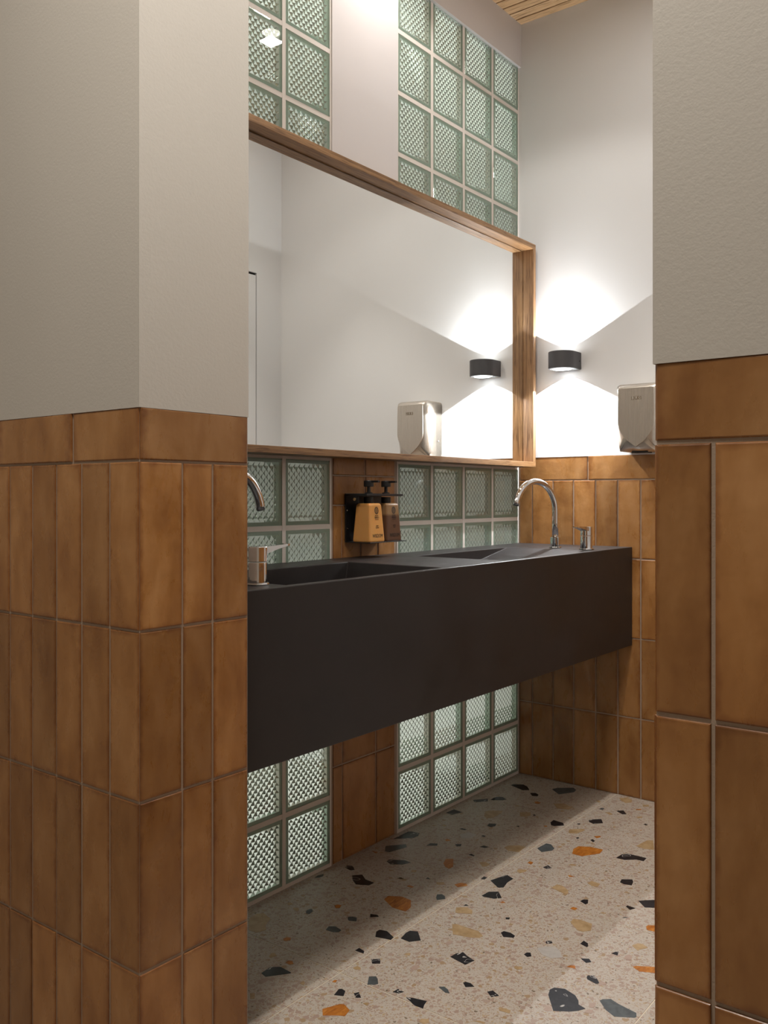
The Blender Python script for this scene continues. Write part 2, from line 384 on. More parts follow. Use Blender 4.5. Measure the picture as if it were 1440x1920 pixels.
# ------------------------------------------------------------------ tiles: one shared mesh for each size
TILE_CACHE = {}
def tile_mesh(w, h, t=0.009, c=0.0020):
    key = (round(w, 3), round(h, 3))
    if key in TILE_CACHE: return TILE_CACHE[key]
    bm = bmesh.new(); w2, h2 = w / 2, h / 2
    def ring(dx, y): return [bm.verts.new((sx * (w2 - dx), y, sz * (h2 - dx))) for sx, sz in ((-1, -1), (1, -1), (1, 1), (-1, 1))]
    r = [ring(0, t), ring(0, 0.0016), ring(0.0008, 0.0005), ring(c, 0.0)]
    for a, b in zip(r, r[1:]):
        for k in range(4): bm.faces.new((a[k], a[(k + 1) % 4], b[(k + 1) % 4], b[k]))
    bm.faces.new(r[3])
    bmesh.ops.recalc_face_normals(bm, faces=bm.faces[:])
    me = bpy.data.meshes.new('wall_tile'); bm.to_mesh(me); bm.free(); me.materials.append(M['tile'])
    TILE_CACHE[key] = me
    return me

GAP = 0.0046
def tile_on(parent, face, p, a0, a1, z0, z1):
    """face 'x': wall plane x = p looking toward -x, a = y; 'y': plane y = p looking toward -y, a = x; 'Y': plane looking toward +y"""
    lo, hi = min(a0, a1), max(a0, a1)
    w = hi - lo - GAP; h = z1 - z0 - GAP
    if w < 0.004 or h < 0.004: return
    o = bpy.data.objects.new('tile', tile_mesh(w, h)); COL.objects.link(o); o.parent = parent
    m = (lo + hi) / 2; zc = (z0 + z1) / 2
    pr = RNG.uniform(0.0, 0.0012); tx, tz = RNG.gauss(0, 0.0022), RNG.gauss(0, 0.004)
    if face == 'x': o.location = (p + pr, m, zc); o.rotation_euler = (tx, 0, -PI / 2 + tz)
    elif face == 'y': o.location = (m, p + pr, zc); o.rotation_euler = (tx, 0, tz)
    else: o.location = (m, p - pr, zc); o.rotation_euler = (tx, 0, PI + tz)

ROWS = [(0.0, 0.2953), (0.2953, 0.5906), (0.5906, 0.8860), (0.8860, 1.1813)]
BAND = (1.1813, ZT + 0.0023)

def tiled(parent, face, p, edges, band_edges, rows=ROWS, band=BAND):
    for z0, z1 in rows:
        for a, b in zip(edges, edges[1:]): tile_on(parent, face, p, a, b, z0, z1)
    for a, b in zip(band_edges, band_edges[1:]): tile_on(parent, face, p, a, b, *band)

# ------------------------------------------------------------------ floor: terrazzo slabs with inlaid chips
bm = bmesh.new(); box(bm, -1.75, 3.36, -1.45, 2.75, -0.12, -0.0009)
floor = tag(obj('floor', bm, M['joint']), 'speckled terrazzo slab floor of the washroom', 'floor', kind='structure')
P = 0.6275
for i in range(-6, 4):
    for j in range(-5, 4):
        x0, y0 = 1.602 + i * P, 1.372 + j * P
        x1, y1 = min(x0 + P, 3.34), min(y0 + P, 2.7)
        x0, y0 = max(x0, -1.7), max(y0, -1.4)
        if x1 - x0 < 0.05 or y1 - y0 < 0.05: continue
        bxo('floor_tile', (x0 + 0.0015, x1 - 0.0015, y0 + 0.0015, y1 - 0.0015, -0.0008, 0.0), M['terrazzo'], floor)
CHIPS = """k 2065,1747 2079,1752 2087,1739 2082,1729 2067,1712 2059,1724
g 1953,1771 1971,1775 1991,1768 1979,1759 1965,1761
k 2034,1694 2057,1675 2037,1646 2035,1612 2013,1613 1994,1647 2012,1675
t 1786,1720 1795,1717 1792,1704 1782,1707 1781,1714
t 1776,1689 1785,1676 1777,1667 1767,1665 1769,1679
k 1785,1648 1796,1649 1801,1641 1794,1632 1776,1629 1774,1639
o 1855,1609 1865,1605 1868,1594 1854,1588 1846,1595
k 1877,1500 1884,1481 1878,1472 1862,1489
g 1826,1536 1835,1529 1838,1515 1822,1503 1813,1520 1816,1528
g 1738,1536 1756,1542 1767,1529 1761,1503 1748,1501 1739,1515
t 1658,1737 1690,1742 1705,1730 1695,1694 1659,1675 1643,1657 1617,1666 1615,1693
o 1636,1590 1647,1589 1653,1579 1642,1570 1631,1581
k 1810,1427 1823,1426 1829,1407 1814,1374 1799,1372 1787,1412
k 1703,1409 1719,1409 1714,1389 1704,1383
t 1552,1556 1567,1563 1573,1558 1567,1543 1553,1548
o 1556,1504 1567,1506 1572,1496 1563,1485 1556,1490
k 1487,1516 1519,1519 1535,1500 1532,1463 1529,1461 1482,1497
p 1450,1491 1471,1498 1483,1488 1474,1481 1456,1482
k 1694,1352 1709,1335 1692,1322 1680,1337
t 1637,1362 1650,1358 1649,1347 1641,1341 1634,1353
g 1630,1307 1641,1295 1635,1285 1619,1271 1610,1275 1602,1289
t 1511,1416 1522,1415 1520,1406 1509,1403
o 1560,1360 1570,1361 1573,1355 1563,1352
k 1522,1321 1547,1328 1552,1323 1550,1311 1532,1301 1525,1314
k 1554,1290 1565,1284 1551,1266 1544,1274
k 1612,1224 1630,1222 1628,1204 1616,1210
t 1536,1249 1544,1245 1543,1236 1534,1237
o 1465,1305 1481,1297 1503,1287 1508,1279 1498,1255 1474,1248 1467,1263 1447,1288
t 1411,1475 1419,1467 1403,1451 1396,1458
o 2271,1530 2303,1543 2319,1525 2269,1493 2249,1495 2254,1512
t 2344,1448 2360,1436 2352,1414 2332,1414 2324,1424
k 2375,1504 2384,1503 2381,1487 2373,1486
o 2433,1330 2447,1329 2446,1317 2427,1315
t 2165,1576 2175,1577 2181,1566 2170,1559 2160,1568
t 2358,1326 2374,1327 2386,1307 2373,1302 2351,1311
k 2150,1510 2160,1510 2154,1497
t 2099,1576 2111,1574 2110,1548 2101,1552
k 2245,1381 2266,1384 2266,1372 2250,1372
k 2254,1354 2318,1336 2305,1307 2272,1308 2237,1300 2227,1313
o 2073,1524 2084,1523 2084,1506 2075,1506
t 2148,1472 2162,1455 2151,1445 2139,1456 2138,1464
o 2167,1422 2186,1415 2193,1399 2185,1388 2158,1405
p 2072,1488 2098,1495 2103,1484 2092,1477
g 2065,1416 2083,1425 2093,1415 2088,1402 2074,1391 2055,1406
k 2154,1322 2187,1319 2205,1297 2175,1270 2158,1285 2151,1315
o 2147,1258 2160,1258 2156,1246
o 1968,1524 1991,1528 2012,1495 2009,1462 1975,1437 1947,1434 1944,1449 1944,1478
k 2070,1329 2082,1328 2079,1317
t 2050,1339 2069,1317 2061,1294 2043,1284 2022,1324
k 2081,1203 2088,1194 2077,1190 2073,1198
t 1963,1295 1970,1287 1973,1221 1957,1197 1943,1202 1931,1220 1919,1264
k 1820,1356 1852,1363 1867,1361 1876,1343 1843,1310 1819,1329
k 2001,1171 2013,1169 2016,1151 2009,1134 1998,1132 1986,1155
p 1868,1254 1882,1252 1891,1244 1881,1240 1863,1243
t 1761,1304 1776,1297 1774,1291 1764,1288
k 1821,1207 1844,1204 1859,1194 1850,1177 1842,1151 1812,1158
k 1941,1071 1953,1070 1958,1062 1944,1052 1935,1059
p 1718,1253 1731,1254 1747,1245 1728,1237 1714,1240
t 1871,1059 1880,1061 1887,1046 1879,1041 1868,1048
p 1781,1150 1800,1141 1785,1135
k 1742,1119 1749,1117 1751,1104 1744,1090 1730,1105
g 1693,1154 1702,1144 1697,1131 1686,1119 1683,1129
k 1744,1056 1756,1048 1746,1026 1731,1038
k 1613,1187 1620,1176 1630,1142 1614,1138 1601,1132 1599,1153
t 1708,1004 1712,977 1700,973 1696,997
t 1556,1112 1567,1113 1576,1100 1566,1091 1554,1098
t 1629,1018 1636,1013 1640,998 1634,997
k 2633,1131 2671,1128 2687,1113 2689,1056 2661,1054 2659,1077 2635,1104
k 2432,1277 2454,1272 2444,1253 2427,1262
t 2493,1224 2505,1221 2511,1205 2499,1205
o 2428,1192 2430,1171 2417,1184
p 2340,1251 2361,1249 2362,1241 2341,1234
t 2319,1191 2349,1189 2351,1173 2333,1145 2313,1136 2305,1141
t 2410,1123 2432,1120 2429,1092 2405,1088 2401,1104
k 2474,1051 2496,1055 2514,1030 2499,1021 2475,1016 2469,1037
k 2291,1089 2306,1086 2313,1075 2292,1066 2282,1069
k 2337,976 2346,975 2344,951 2326,959
k 2391,962 2404,951 2426,927 2380,909 2364,933
o 2233,1091 2247,1089 2247,1075 2232,1076
t 2258,1016 2267,1012 2269,1002 2261,1005
g 2267,958 2278,954 2281,944
t 2163,1056 2185,1057 2191,1040 2188,1006 2152,993 2134,1008 2133,1021
o 2261,889 2270,888 2282,872 2248,856 2245,881
k 2029,1058 2037,1057 2042,1048 2033,1040 2022,1053
k 2073,985 2093,985 2087,971 2074,964 2068,965
w 1986,1059 2006,1048 2020,1026 2008,1007 1984,990 1965,1011 1968,1036
t 2143,879 2162,873 2168,861 2157,843 2130,860
k 2076,904 2090,899 2095,893 2076,888
p 2069,869 2088,873 2099,867 2092,857 2078,853
p 2013,971 2026,972 2029,961
k 2008,953 2019,936 2008,925 1997,934
o 1952,962 1963,959 1969,949 1957,942
o 2048,838 2057,833 2080,795 2055,783 2038,818
k 1939,905 1947,906 1955,894 1946,882 1932,870 1925,876 1931,900
p 1931,872 1945,871 1941,855 1922,865
p 1907,919 1925,911 1910,906
k 1817,941 1839,948 1852,944 1862,922 1852,892 1837,877 1823,870 1818,851 1801,860 1787,873 1767,903
g 1866,840 1875,837 1887,823 1879,802 1870,757 1856,751 1851,753 1828,789 1841,815
p 1759,923 1778,923 1777,912 1766,905 1756,915
p 1834,851 1843,854 1854,843 1837,838 1828,843
p 1802,848 1816,847 1825,836 1808,833
k 2334,1769 2414,1768 2423,1757 2426,1729 2403,1719 2376,1723
g 2259,1745 2271,1752 2323,1710 2305,1693 2285,1700 2239,1712 2236,1728
k 2178,1677 2193,1678 2218,1637 2216,1612 2189,1624 2167,1653
o 2212,1762 2218,1742 2206,1741
k 2353,1651 2377,1652 2389,1632 2375,1624
o 2434,1632 2442,1629 2437,1612 2423,1623
k 2539,1645 2550,1643 2551,1624 2541,1626
k 2640,1768 2686,1764 2679,1726 2657,1733 2636,1740
k 2812,1764 2856,1726 2833,1713 2795,1746
t 2694,1644 2735,1664 2751,1658 2781,1619 2755,1610 2699,1611 2682,1625
t 2530,1713 2541,1711 2539,1697 2527,1697
k 2622,1588 2644,1593 2656,1572 2636,1564 2619,1571
k 2530,1555 2540,1554 2539,1543 2529,1543
k 2418,1584 2426,1578 2433,1569 2418,1562 2408,1570
k 2449,1511 2466,1506 2466,1487 2452,1494
p 2448,1569 2455,1554 2445,1552
k 2373,1504 2385,1502 2380,1487
p 2342,1509 2351,1507 2355,1485 2339,1489
t 2100,1577 2110,1574 2109,1548
w 2499,1619 2535,1605 2533,1575 2500,1570 2474,1596
k 3046,1738 3062,1736 3082,1703 3069,1678 3040,1654 3021,1672
k 3009,1634 3024,1619 3013,1601 2995,1595 2986,1613
g 3099,1589 3126,1581 3166,1532 3149,1513 3120,1507 3063,1542
k 2874,1715 2894,1711 2907,1694 2893,1669 2876,1676 2852,1712
o 2931,1574 2942,1570 2939,1551 2925,1551 2920,1565
t 2851,1610 2863,1607 2862,1596 2851,1598
t 2958,1512 2983,1481 2961,1437 2935,1438 2922,1478
t 2903,1459 2914,1455 2912,1442 2899,1448
t 2805,1564 2826,1533 2801,1518 2778,1524 2770,1544
k 2810,1515 2817,1512 2812,1504 2803,1507
k 2781,1432 2808,1434 2804,1396 2784,1382 2760,1405 2759,1418
k 2680,1508 2688,1501 2678,1496
o 2739,1436 2747,1427 2738,1422 2732,1428
t 3080,1401 3090,1396 3083,1382 3069,1384
g 3006,1355 3023,1354 3023,1342 3005,1343
t 2989,1327 2999,1314 2988,1296 2976,1302
t 3164,1347 3184,1325 3171,1300 3146,1291 3124,1305 3140,1330
t 3144,1249 3160,1232 3139,1224 3126,1241
o 3087,1251 3100,1236 3089,1233 3078,1247
k 3026,1299 3047,1281 3017,1257 3008,1269
t 3013,1221 3028,1206 3018,1200 3003,1209
k 2882,1338 2893,1333 2918,1307 2886,1287 2859,1309 2867,1329
k 2960,1173 2969,1170 2966,1159 2955,1162
k 2826,1355 2835,1347 2826,1343 2821,1349
t 2873,1246 2885,1243 2876,1237 2868,1242
o 2900,1162 2907,1158 2898,1156
t 2739,1344 2764,1352 2796,1314 2787,1307 2744,1315 2730,1336
k 2707,1301 2716,1299 2712,1291 2701,1295
o 2755,1261 2772,1245 2763,1240 2746,1246
k 2718,1256 2729,1253 2721,1241 2707,1241
t 2494,1447 2515,1443 2537,1417 2540,1395 2489,1391 2477,1422
g 2551,1360 2605,1356 2607,1340 2583,1316 2564,1314 2533,1335
t 2604,1315 2615,1310 2610,1301 2601,1307
o 2579,1252 2617,1267 2648,1263 2666,1228 2669,1190 2634,1185 2580,1221
t 2760,1119 2830,1109 2840,1093 2766,1061 2756,1092"""
def chip(kind, pts):
    cx = sum(p[0] for p in pts) / len(pts); cy = sum(p[1] for p in pts) / len(pts)
    bm = bmesh.new()
    prism(bm, [(x - cx, y - cy) for x, y in pts], -0.0007, 0.0004, lambda u, v, w: (u, v, w))
    return obj('terrazzo_chip', bm, M[kind], floor, loc=(cx, cy, 0))
for l in CHIPS.split('\n'):
    a = l.split()
    chip(a[0], [tuple(float(v) / 1000 for v in q.split(',')) for q in a[1:]])
# the same mix goes on over the rest of the floor
for k in range(70):
    x, y = RNG.uniform(1.1, 3.1), RNG.uniform(0.42, 0.92)
    if y > 0.2 + 0.30 * x: continue
    n = RNG.randint(5, 7); r = RNG.choice((0.008, 0.012, 0.02, 0.03)); st = RNG.uniform(0.6, 1); ro = RNG.uniform(0, PI)
    pts = []
    for q in range(n):
        t = 2 * PI * q / n + RNG.uniform(-0.3, 0.3); rr = r * RNG.uniform(0.7, 1.15)
        u, v = rr * math.cos(t), rr * st * math.sin(t)
        pts.append((x + u * math.cos(ro) - v * math.sin(ro), y + u * math.sin(ro) + v * math.cos(ro)))
    chip(RNG.choice('kkkgootttpp'), pts)

# ------------------------------------------------------------------ pier on the camera's left (wall_left)
bm = bmesh.new()
box(bm, XP + 0.0032, XI, YP + 0.0032, 2.6, 0, ZT, 1)
box(bm, XP, XI, YP, 2.6, ZT, ZC, 0)
wl = tag(obj('wall_left', bm, [M['paint'], M['grout']]), 'greige wall end with brown tiles beside the washroom opening', 'wall', kind='structure')
le = [1.2768, 1.3622, 1.4482, 1.5295, 1.6120, 1.6936, 1.777, 1.860, 1.943, 2.026, 2.109, 2.192, 2.275, 2.358, 2.441, 2.524, 2.599]
tiled(wl, 'x', XP, le, [1.2768, 1.4753, 1.735, 2.026, 2.317, 2.599])
tiled(wl, 'y', YP, [0.9612, 1.0560, 1.1277, 1.2168], [0.9612, 1.2168])

# wall on the right of the opening
bm = bmesh.new()
box(bm, XP + 0.0032, XI, -1.3, YO - 0.0032, 0, ZT - 0.008, 1)
box(bm, XP, XI, -1.3, YO, ZT - 0.008, ZC, 0)
wr = tag(obj('wall_right', bm, [M['paint'], M['grout']]), 'greige wall with large brown tiles right of the opening', 'wall', kind='structure')
rr = [(0.0, 0.2900), (0.2900, 0.5845), (0.5845, 0.8810), (0.8810, 1.1785)]
re_ = [0.3690, 0.3052, 0.2195, 0.1338, 0.048, -0.038] + [-0.038 - 0.0857 * k for k in range(1, 14)] + [-1.2395, -1.299]
tiled(wr, 'x', XP, re_, [0.3690, 0.098, -0.198, -0.494, -0.790, -1.086, -1.299], rr, (1.1785, ZT - 0.0057))
tiled(wr, 'Y', YO, [XP + 0.001, 1.05, 1.135, 1.216], [XP + 0.001, 1.216], rr, (1.1785, ZT - 0.0057))

# opposite wall, seen only in the mirror, with a flush door
DX0, DX1, DZ = 2.12, 3.028, 2.19
bm = bmesh.new()
box(bm, XI, DX0, YO - 0.15, YO - 0.0032, 0, ZT, 1)
box(bm, XI, DX0, YO - 0.15, YO, ZT, ZC, 0)
box(bm, DX1, XE, YO - 0.15, YO, 0, ZC, 0)
box(bm, DX0, DX1, YO - 0.15, YO, DZ, ZC, 0)
wf = tag(obj('wall_front', bm, [M['white'], M['grout']]), 'white wall opposite the mirror, seen in the mirror', 'wall', kind='structure')
tiled(wf, 'Y', YO, [1.2175 + 0.0902 * k for k in range(11)], [1.2175, 1.5, 1.8, 2.1195])
bm = bmesh.new(); box(bm, DX0, DX1, YO - 0.15, YO - 0.012, 0, DZ, 1); box(bm, DX0 + 0.006, DX1 - 0.006, YO - 0.0115, YO - 0.001, 0.006, DZ - 0.012, 0)
tag(obj('door_1', bm, [M['white'], M['dark']]), 'flush white door reflected at the edge of the mirror', 'door', kind='structure')

# end wall with sconce and hand dryer
bm = bmesh.new()
box(bm, XE + 0.0032, XE + 0.15, 0.2, 2.6, 0, ZT, 1)
box(bm, XE, XE + 0.15, 0.2, 2.6, ZT, ZC, 0)
we = tag(obj('wall_end', bm, [M['white'], M['grout']]), 'white end wall above brown tiles, with lamp and dryer', 'wall', kind='structure')
ee = [1.785, 1.7270, 1.6352, 1.5474, 1.4556, 1.3668, 1.2777, 1.188, 1.099, 1.010, 0.921, 0.832, 0.743, 0.654, 0.565, 0.476, 0.387]
tiled(we, 'x', XE, ee, [1.785, 1.4874, 1.192, 0.897, 0.602, 0.372])

# ------------------------------------------------------------------ mirror wall: tiled pillar, beam, glass blocks in mortar
PX0, PX1 = 2.0476, 2.3781
PB, PZ = 0.2045, 0.2049
bm = bmesh.new()
box(bm, PX0, PX1, YM + 0.0032, YM + 0.085, 0, ZT, 1)
box(bm, PX0, PX1, YM - 0.002, YM + 0.085, ZT, 2.847, 0)
box(bm, XI, XE, YM - 0.010, YM + 0.085, 2.847, ZC, 0)
wb = tag(obj('wall_back', bm, [M['satin'], M['grout']]), 'wall behind the sink with mauve-white pillar, beam and glass blocks', 'wall', kind='structure')
tx0, tx1 = PX0 + 0.006, PX1 - 0.012
for a, b in ((tx0, 2.2106), (2.2106, tx1)):
    tile_on(wb, 'y', YM, a, b, 1.183, ZT + 0.0023); tile_on(wb, 'y', YM, a, b, 1.0918, 1.183)
for a, b in ((tx0, 2.0965), (2.0965, 2.1879), (2.1879, 2.2750), (2.2750, tx1)): tile_on(wb, 'y', YM, a, b, 0.890, 1.0918)
for a, b in ((tx0, 2.0995), (2.0995, 2.2655), (2.2655, tx1)):
    tile_on(wb, 'y', YM, a, b, 0.296, 0.590); tile_on(wb, 'y', YM, a, b, 0.0, 0.296)
JW = 0.0145
bm = bmesh.new()
for x0, x1 in ((XI, PX0), (PX1, XE)):
    nb = 4; s = x0 if x0 > 2 else x1 - 4 * PB
    for k in range(nb + 1):
        c = s + k * PB
        a, b = max(c - JW / 2, x0), min(c + JW / 2, x1)
        if k == 0: b = c + JW / 2; a = x0
        if k == nb: a = c - JW / 2; b = x1
        box(bm, a, b, YM + 0.0015, YM + 0.078, 0, 2.847, 0)
    for k in range(14):
        c = k * PZ
        box(bm, x0, x1, YM + 0.002, YM + 0.0775, max(0, c - JW / 2 + 0.004), c + JW / 2 + 0.004, 0)
tag(obj('block_mortar', bm, M['mortar'], wb), 'cream mortar joints between glass blocks', kind='stuff')

def block_mesh():
    bm = bmesh.new()
    w = PB - JW; h = PZ - JW; w2, h2 = w / 2, h / 2
    dep = 0.076; th = 0.007
    brd = 0.0112
    def ring(dx, y): return [bm.verts.new((sx * (w2 - dx), y, sz * (h2 - dx))) for sx, sz in ((-1, -1), (1, -1), (1, 1), (-1, 1))]
    def bridge(a, b, mi):
        for k in range(4):
            f = bm.faces.new((a[k], a[(k + 1) % 4], b[(k + 1) % 4], b[k])); f.material_index = mi
    r0 = ring(0.0, th); r1 = ring(0.0, 0.004); r2 = ring(0.0018, 0.0008); r3 = ring(0.005, 0.0)
    r3b = ring(0.0085, 0.0); r4 = ring(brd - 0.0015, 0.0009)
    bridge(r0, r1, 1); bridge(r1, r2, 0); bridge(r2, r3, 0); bridge(r3, r3b, 0); bridge(r3b, r4, 0)
    f = bm.faces.new(r4); f.material_index = 0
    # pressed diamond relief on the inner side of the front pane
    n = 16; fw, fh = w2 - brd, h2 - brd; lo, hi = th - 0.001, th + 0.0066
    g = {}
    for a in range(n + 1):
        for b in range(n + 1):
            edge = a in (0, n) or b in (0, n)
            y = lo if edge or (a + b) % 2 else hi
            g[a, b] = bm.verts.new((-fw + 2 * fw * a / n, y, -fh + 2 * fh * b / n))
    for a in range(n):
        for b in range(n):
            p, q, r, s = g[a, b], g[a + 1, b], g[a + 1, b + 1], g[a, b + 1]
            if (a + b) % 2 == 0: tri = ((p, s, q), (q, s, r))
            else: tri = ((p, r, q), (p, s, r))
            for t in tri: bm.faces.new(t).material_index = 0
    c = [g[0, 0], g[n, 0], g[n, n], g[0, n]]
    sides = [[g[a, 0] for a in range(n + 1)], [g[n, b] for b in range(n + 1)], [g[a, n] for a in range(n, -1, -1)], [g[0, b] for b in range(n, -1, -1)]]
    for k in range(4):
        f = bm.faces.new([r0[k], r0[(k + 1) % 4]] + sides[k][::-1]); f.material_index = 1
    # hollow body: green side walls, frosted back pane
    r5 = ring(0.0, dep)
    for k in range(4):
        f = bm.faces.new((r0[k], r0[(k + 1) % 4], r5[(k + 1) % 4], r5[k])); f.material_index = 1
    f = bm.faces.new(r5); f.material_index = 2
    me = bpy.data.meshes.new('glass_block'); bm.normal_update(); bm.to_mesh(me); bm.free()
    for k in ('glass', 'edge', 'pane'): me.materials.append(M[k])
    return me
BLOCK = block_mesh()
for s in (PX0 - 4 * PB, PX1):
    for c in range(4):
        for k in range(14):
            if k in (7, 8, 9): continue            # wholly behind the mirror
            o = bpy.data.objects.new('glass_block', BLOCK); COL.objects.link(o); o.parent = wb
            o.location = (s + (c + 0.5) * PB, YM + RNG.uniform(-0.0012, 0.0004), (k + 0.5) * PZ + 0.004)
            o.rotation_euler = (RNG.gauss(0, 0.002), 0, RNG.gauss(0, 0.002))

# ------------------------------------------------------------------ ceilings and the surrounding shell
bm = bmesh.new(); box(bm, XI, XE + 0.15, 0.2, YM + 0.085, ZC + 0.012, ZC + 0.06, 1); box(bm, -1.6, XI, -1.3, 2.6, ZC, ZC + 0.06, 0)
ceiling = tag(obj('ceiling', bm, [M['ceil'], M['dark']]), 'ceiling of narrow pale wooden slats over the washroom', 'ceiling', kind='structure')
SP = 0.0515
x = XE
first = True
k = 0
while x - 0.04 > XI:
    a = max(x - (0.039 if first else 0.0455), XI)
    if first: nx = 3.157
    bm = bmesh.new(); box(bm, a, x, YO, YM, ZC, ZC + 0.014, 0)
    obj('slat', bm, M['slat'], ceiling)
    x = a - 0.006
    first = False
for nm, b, lab in (('wall_rear', (-1.72, -1.6, -1.42, 2.72, 0, ZC), 'plain corridor wall behind the viewer'),
                   ('wall_side', (-1.6, XI, -1.42, -1.3, 0, ZC), 'plain corridor wall far right of the viewer'),
                   ('wall_far', (-1.6, XI, 2.6, 2.72, 0, ZC), 'plain corridor wall far left of the viewer')):
    tag(bxo(nm, b, M['paint']), lab, 'wall', kind='structure')
bm = bmesh.new()
box(bm, XI - 0.1, XE + 0.15, 4.0, 4.1, 0, ZC); box(bm, XI - 0.1, XI, 2.6, 4.0, 0, ZC); box(bm, XE, XE + 0.15, 2.6, 4.0, 0, ZC)
box(bm, XI - 0.1, XE + 0.15, YM + 0.085, 4.1, ZC, ZC + 0.06); box(bm, XI - 0.1, XE + 0.15, 2.7, 4.1, -0.06, 0)
tag(obj('wall_neighbour', bm, M['ceil']), 'pale walls of the room behind the glass blocks', 'wall', kind='structure')

# ------------------------------------------------------------------ mirror in its deep oak frame
MX0, MX1, MZ0, MZ1 = 1.228, 3.172, 1.234, 2.113
YF, YG, FT = 1.697, 1.744, 0.020
mir = thing('mirror', 'long mirror in a deep brown wooden frame above the sink', 'mirror', ((MX0 + MX1) / 2, YM - 0.002, MZ0))
def mirpart(name, b, m, bev=0.0012):
    o = bxo(name, (b[0] - mir.location.x, b[1] - mir.location.x, b[2] - mir.location.y, b[3] - mir.location.y, b[4] - MZ0, b[5] - MZ0), m, mir, bev)
    return o
mirpart('frame_rail', (MX0, MX1, YF, YM - 0.003, MZ1 - FT, MZ1), M['oak_x'])
mirpart('frame_rail', (MX0, MX1, YF, YM - 0.003, MZ0, MZ0 + FT), M['oak_x'])
mirpart('frame_stile', (MX0, MX0 + FT, YF, YM - 0.003, MZ0 + FT, MZ1 - FT), M['oak_z'])
mirpart('frame_stile', (MX1 - FT, MX1, YF, YM - 0.003, MZ0 + FT, MZ1 - FT), M['oak_z'])
g = mirpart('mirror_glass', (MX0 + FT + 0.0028, MX1 - FT - 0.0028, YG, YG + 0.005, MZ0 + FT + 0.0028, MZ1 - FT - 0.0028), M['mirror'], 0)
g['label'] = 'silvered mirror glass'
mirpart('backing_board', (MX0 + FT, MX1 - FT, YG + 0.006, YM - 0.004, MZ0 + FT, MZ1 - FT), M['dark'], 0)

# ------------------------------------------------------------------ double sink carved from one charcoal block
SX0, SX1, SY0, SY1, SZ0, SZ1 = XI + 0.002, XE - 0.001, 1.309, YM - 0.002, 0.566, 0.931
xs = [SX0, 1.376, 1.970, 2.293, 2.878, SX1]; ys = [SY0, 1.331, 1.657, SY1]
bm = bmesh.new()
tv = {(i, j): bm.verts.new((xs[i], ys[j], SZ1)) for i in range(6) for j in range(4)}
for i in range(5):
    for j in range(3):
        if j == 1 and i in (1, 3): continue
        bm.faces.new((tv[i, j], tv[i + 1, j], tv[i + 1, j + 1], tv[i, j + 1]))
ZB = 0.829
def basin(i, deep_x):
    A, B, C, D = tv[i, 1], tv[i + 1, 1], tv[i + 1, 2], tv[i, 2]
    f = bm.verts.new((deep_x, ys[1] + 0.004, ZB)); b = bm.verts.new((deep_x, ys[2] - 0.004, ZB))
    bm.faces.new((A, f, b, D)); bm.faces.new((f, B, C, b)); bm.faces.new((A, B, f)); bm.faces.new((D, b, C))
basin(1, 1.944); basin(3, 2.319)
bv = {(i, j): bm.verts.new((xs[i], ys[j], SZ0)) for i in range(6) for j in (0, 3)}
for i in range(5):
    bm.faces.new((tv[i, 0], bv[i, 0], bv[i + 1, 0], tv[i + 1, 0]))
    bm.faces.new((tv[i, 3], tv[i + 1, 3], bv[i + 1, 3], bv[i, 3]))
    bm.faces.new((bv[i, 0], bv[i, 3], bv[i + 1, 3], bv[i + 1, 0]))
bm.faces.new((tv[0, 0], tv[0, 1], tv[0, 2], tv[0, 3], bv[0, 3], bv[0, 0]))
bm.faces.new((tv[5, 3], tv[5, 2], tv[5, 1], tv[5, 0], bv[5, 0], bv[5, 3]))
bmesh.ops.recalc_face_normals(bm, faces=bm.faces[:])
sharp = [e for e in bm.edges if len(e.link_faces) == 2 and e.link_faces[0].normal.dot(e.link_faces[1].normal) < 0.985]
bmesh.ops.bevel(bm, geom=sharp, offset=0.0022, segments=2, affect='EDGES', profile=0.5)
tag(obj('double_sink', bm, M['sink']), 'long charcoal double sink block hung on the wall below the mirror', 'sink')
DK = SZ1  # deck height

# ------------------------------------------------------------------ taps: arched spouts and lever valves
def spout(loc, ang, label):
    t = thing('sink_spout', label, 'faucet', loc, 'chrome taps on the sink')
    bm = bmesh.new(); lathe(bm, [(0, 0.0005), (0.0215, 0.0005), (0.0225, 0.002), (0.0215, 0.0045), (0.018, 0.005), (0.018, 0.038), (0.0168, 0.0395), (0.012, 0.0395)], 32)
    obj('collar', bm, M['chrome'], t, True).data.polygons.foreach_set('use_smooth', [False] * len(t.children[0].data.polygons))
    R = 0.105; top = 0.240 - R - 0.0115 + 0.012
    pts = [(0, 0, 0.03), (0, 0, 0.09), (0, 0, top)]
    dx, dy = math.cos(ang), math.sin(ang)
    for k in range(1, 31):
        a = math.radians(168) * k / 30
        pts.append((dx * R * (1 - math.cos(a)), dy * R * (1 - math.cos(a)), top + R * math.sin(a)))
    bm = bmesh.new(); tube(bm, pts, 0.0115, 24)
    sp = obj('spout', bm, M['chrome'], t)
    e = Vector(pts[-1]); d = (Vector(pts[-1]) - Vector(pts[-2])).normalized()
    bm = bmesh.new(); tube(bm, [e + d * 0.0002, e + d * 0.0022], 0.0095, 20)
    obj('aerator', bm, M['black'], sp)
    return t
spout((2.969, 1.509, DK), PI - math.radians(14), 'arched chrome spout over the basin nearest the wall lamp')
spout((1.325, 1.509, DK), math.radians(14), 'arched chrome spout partly hidden behind the tiled pier')

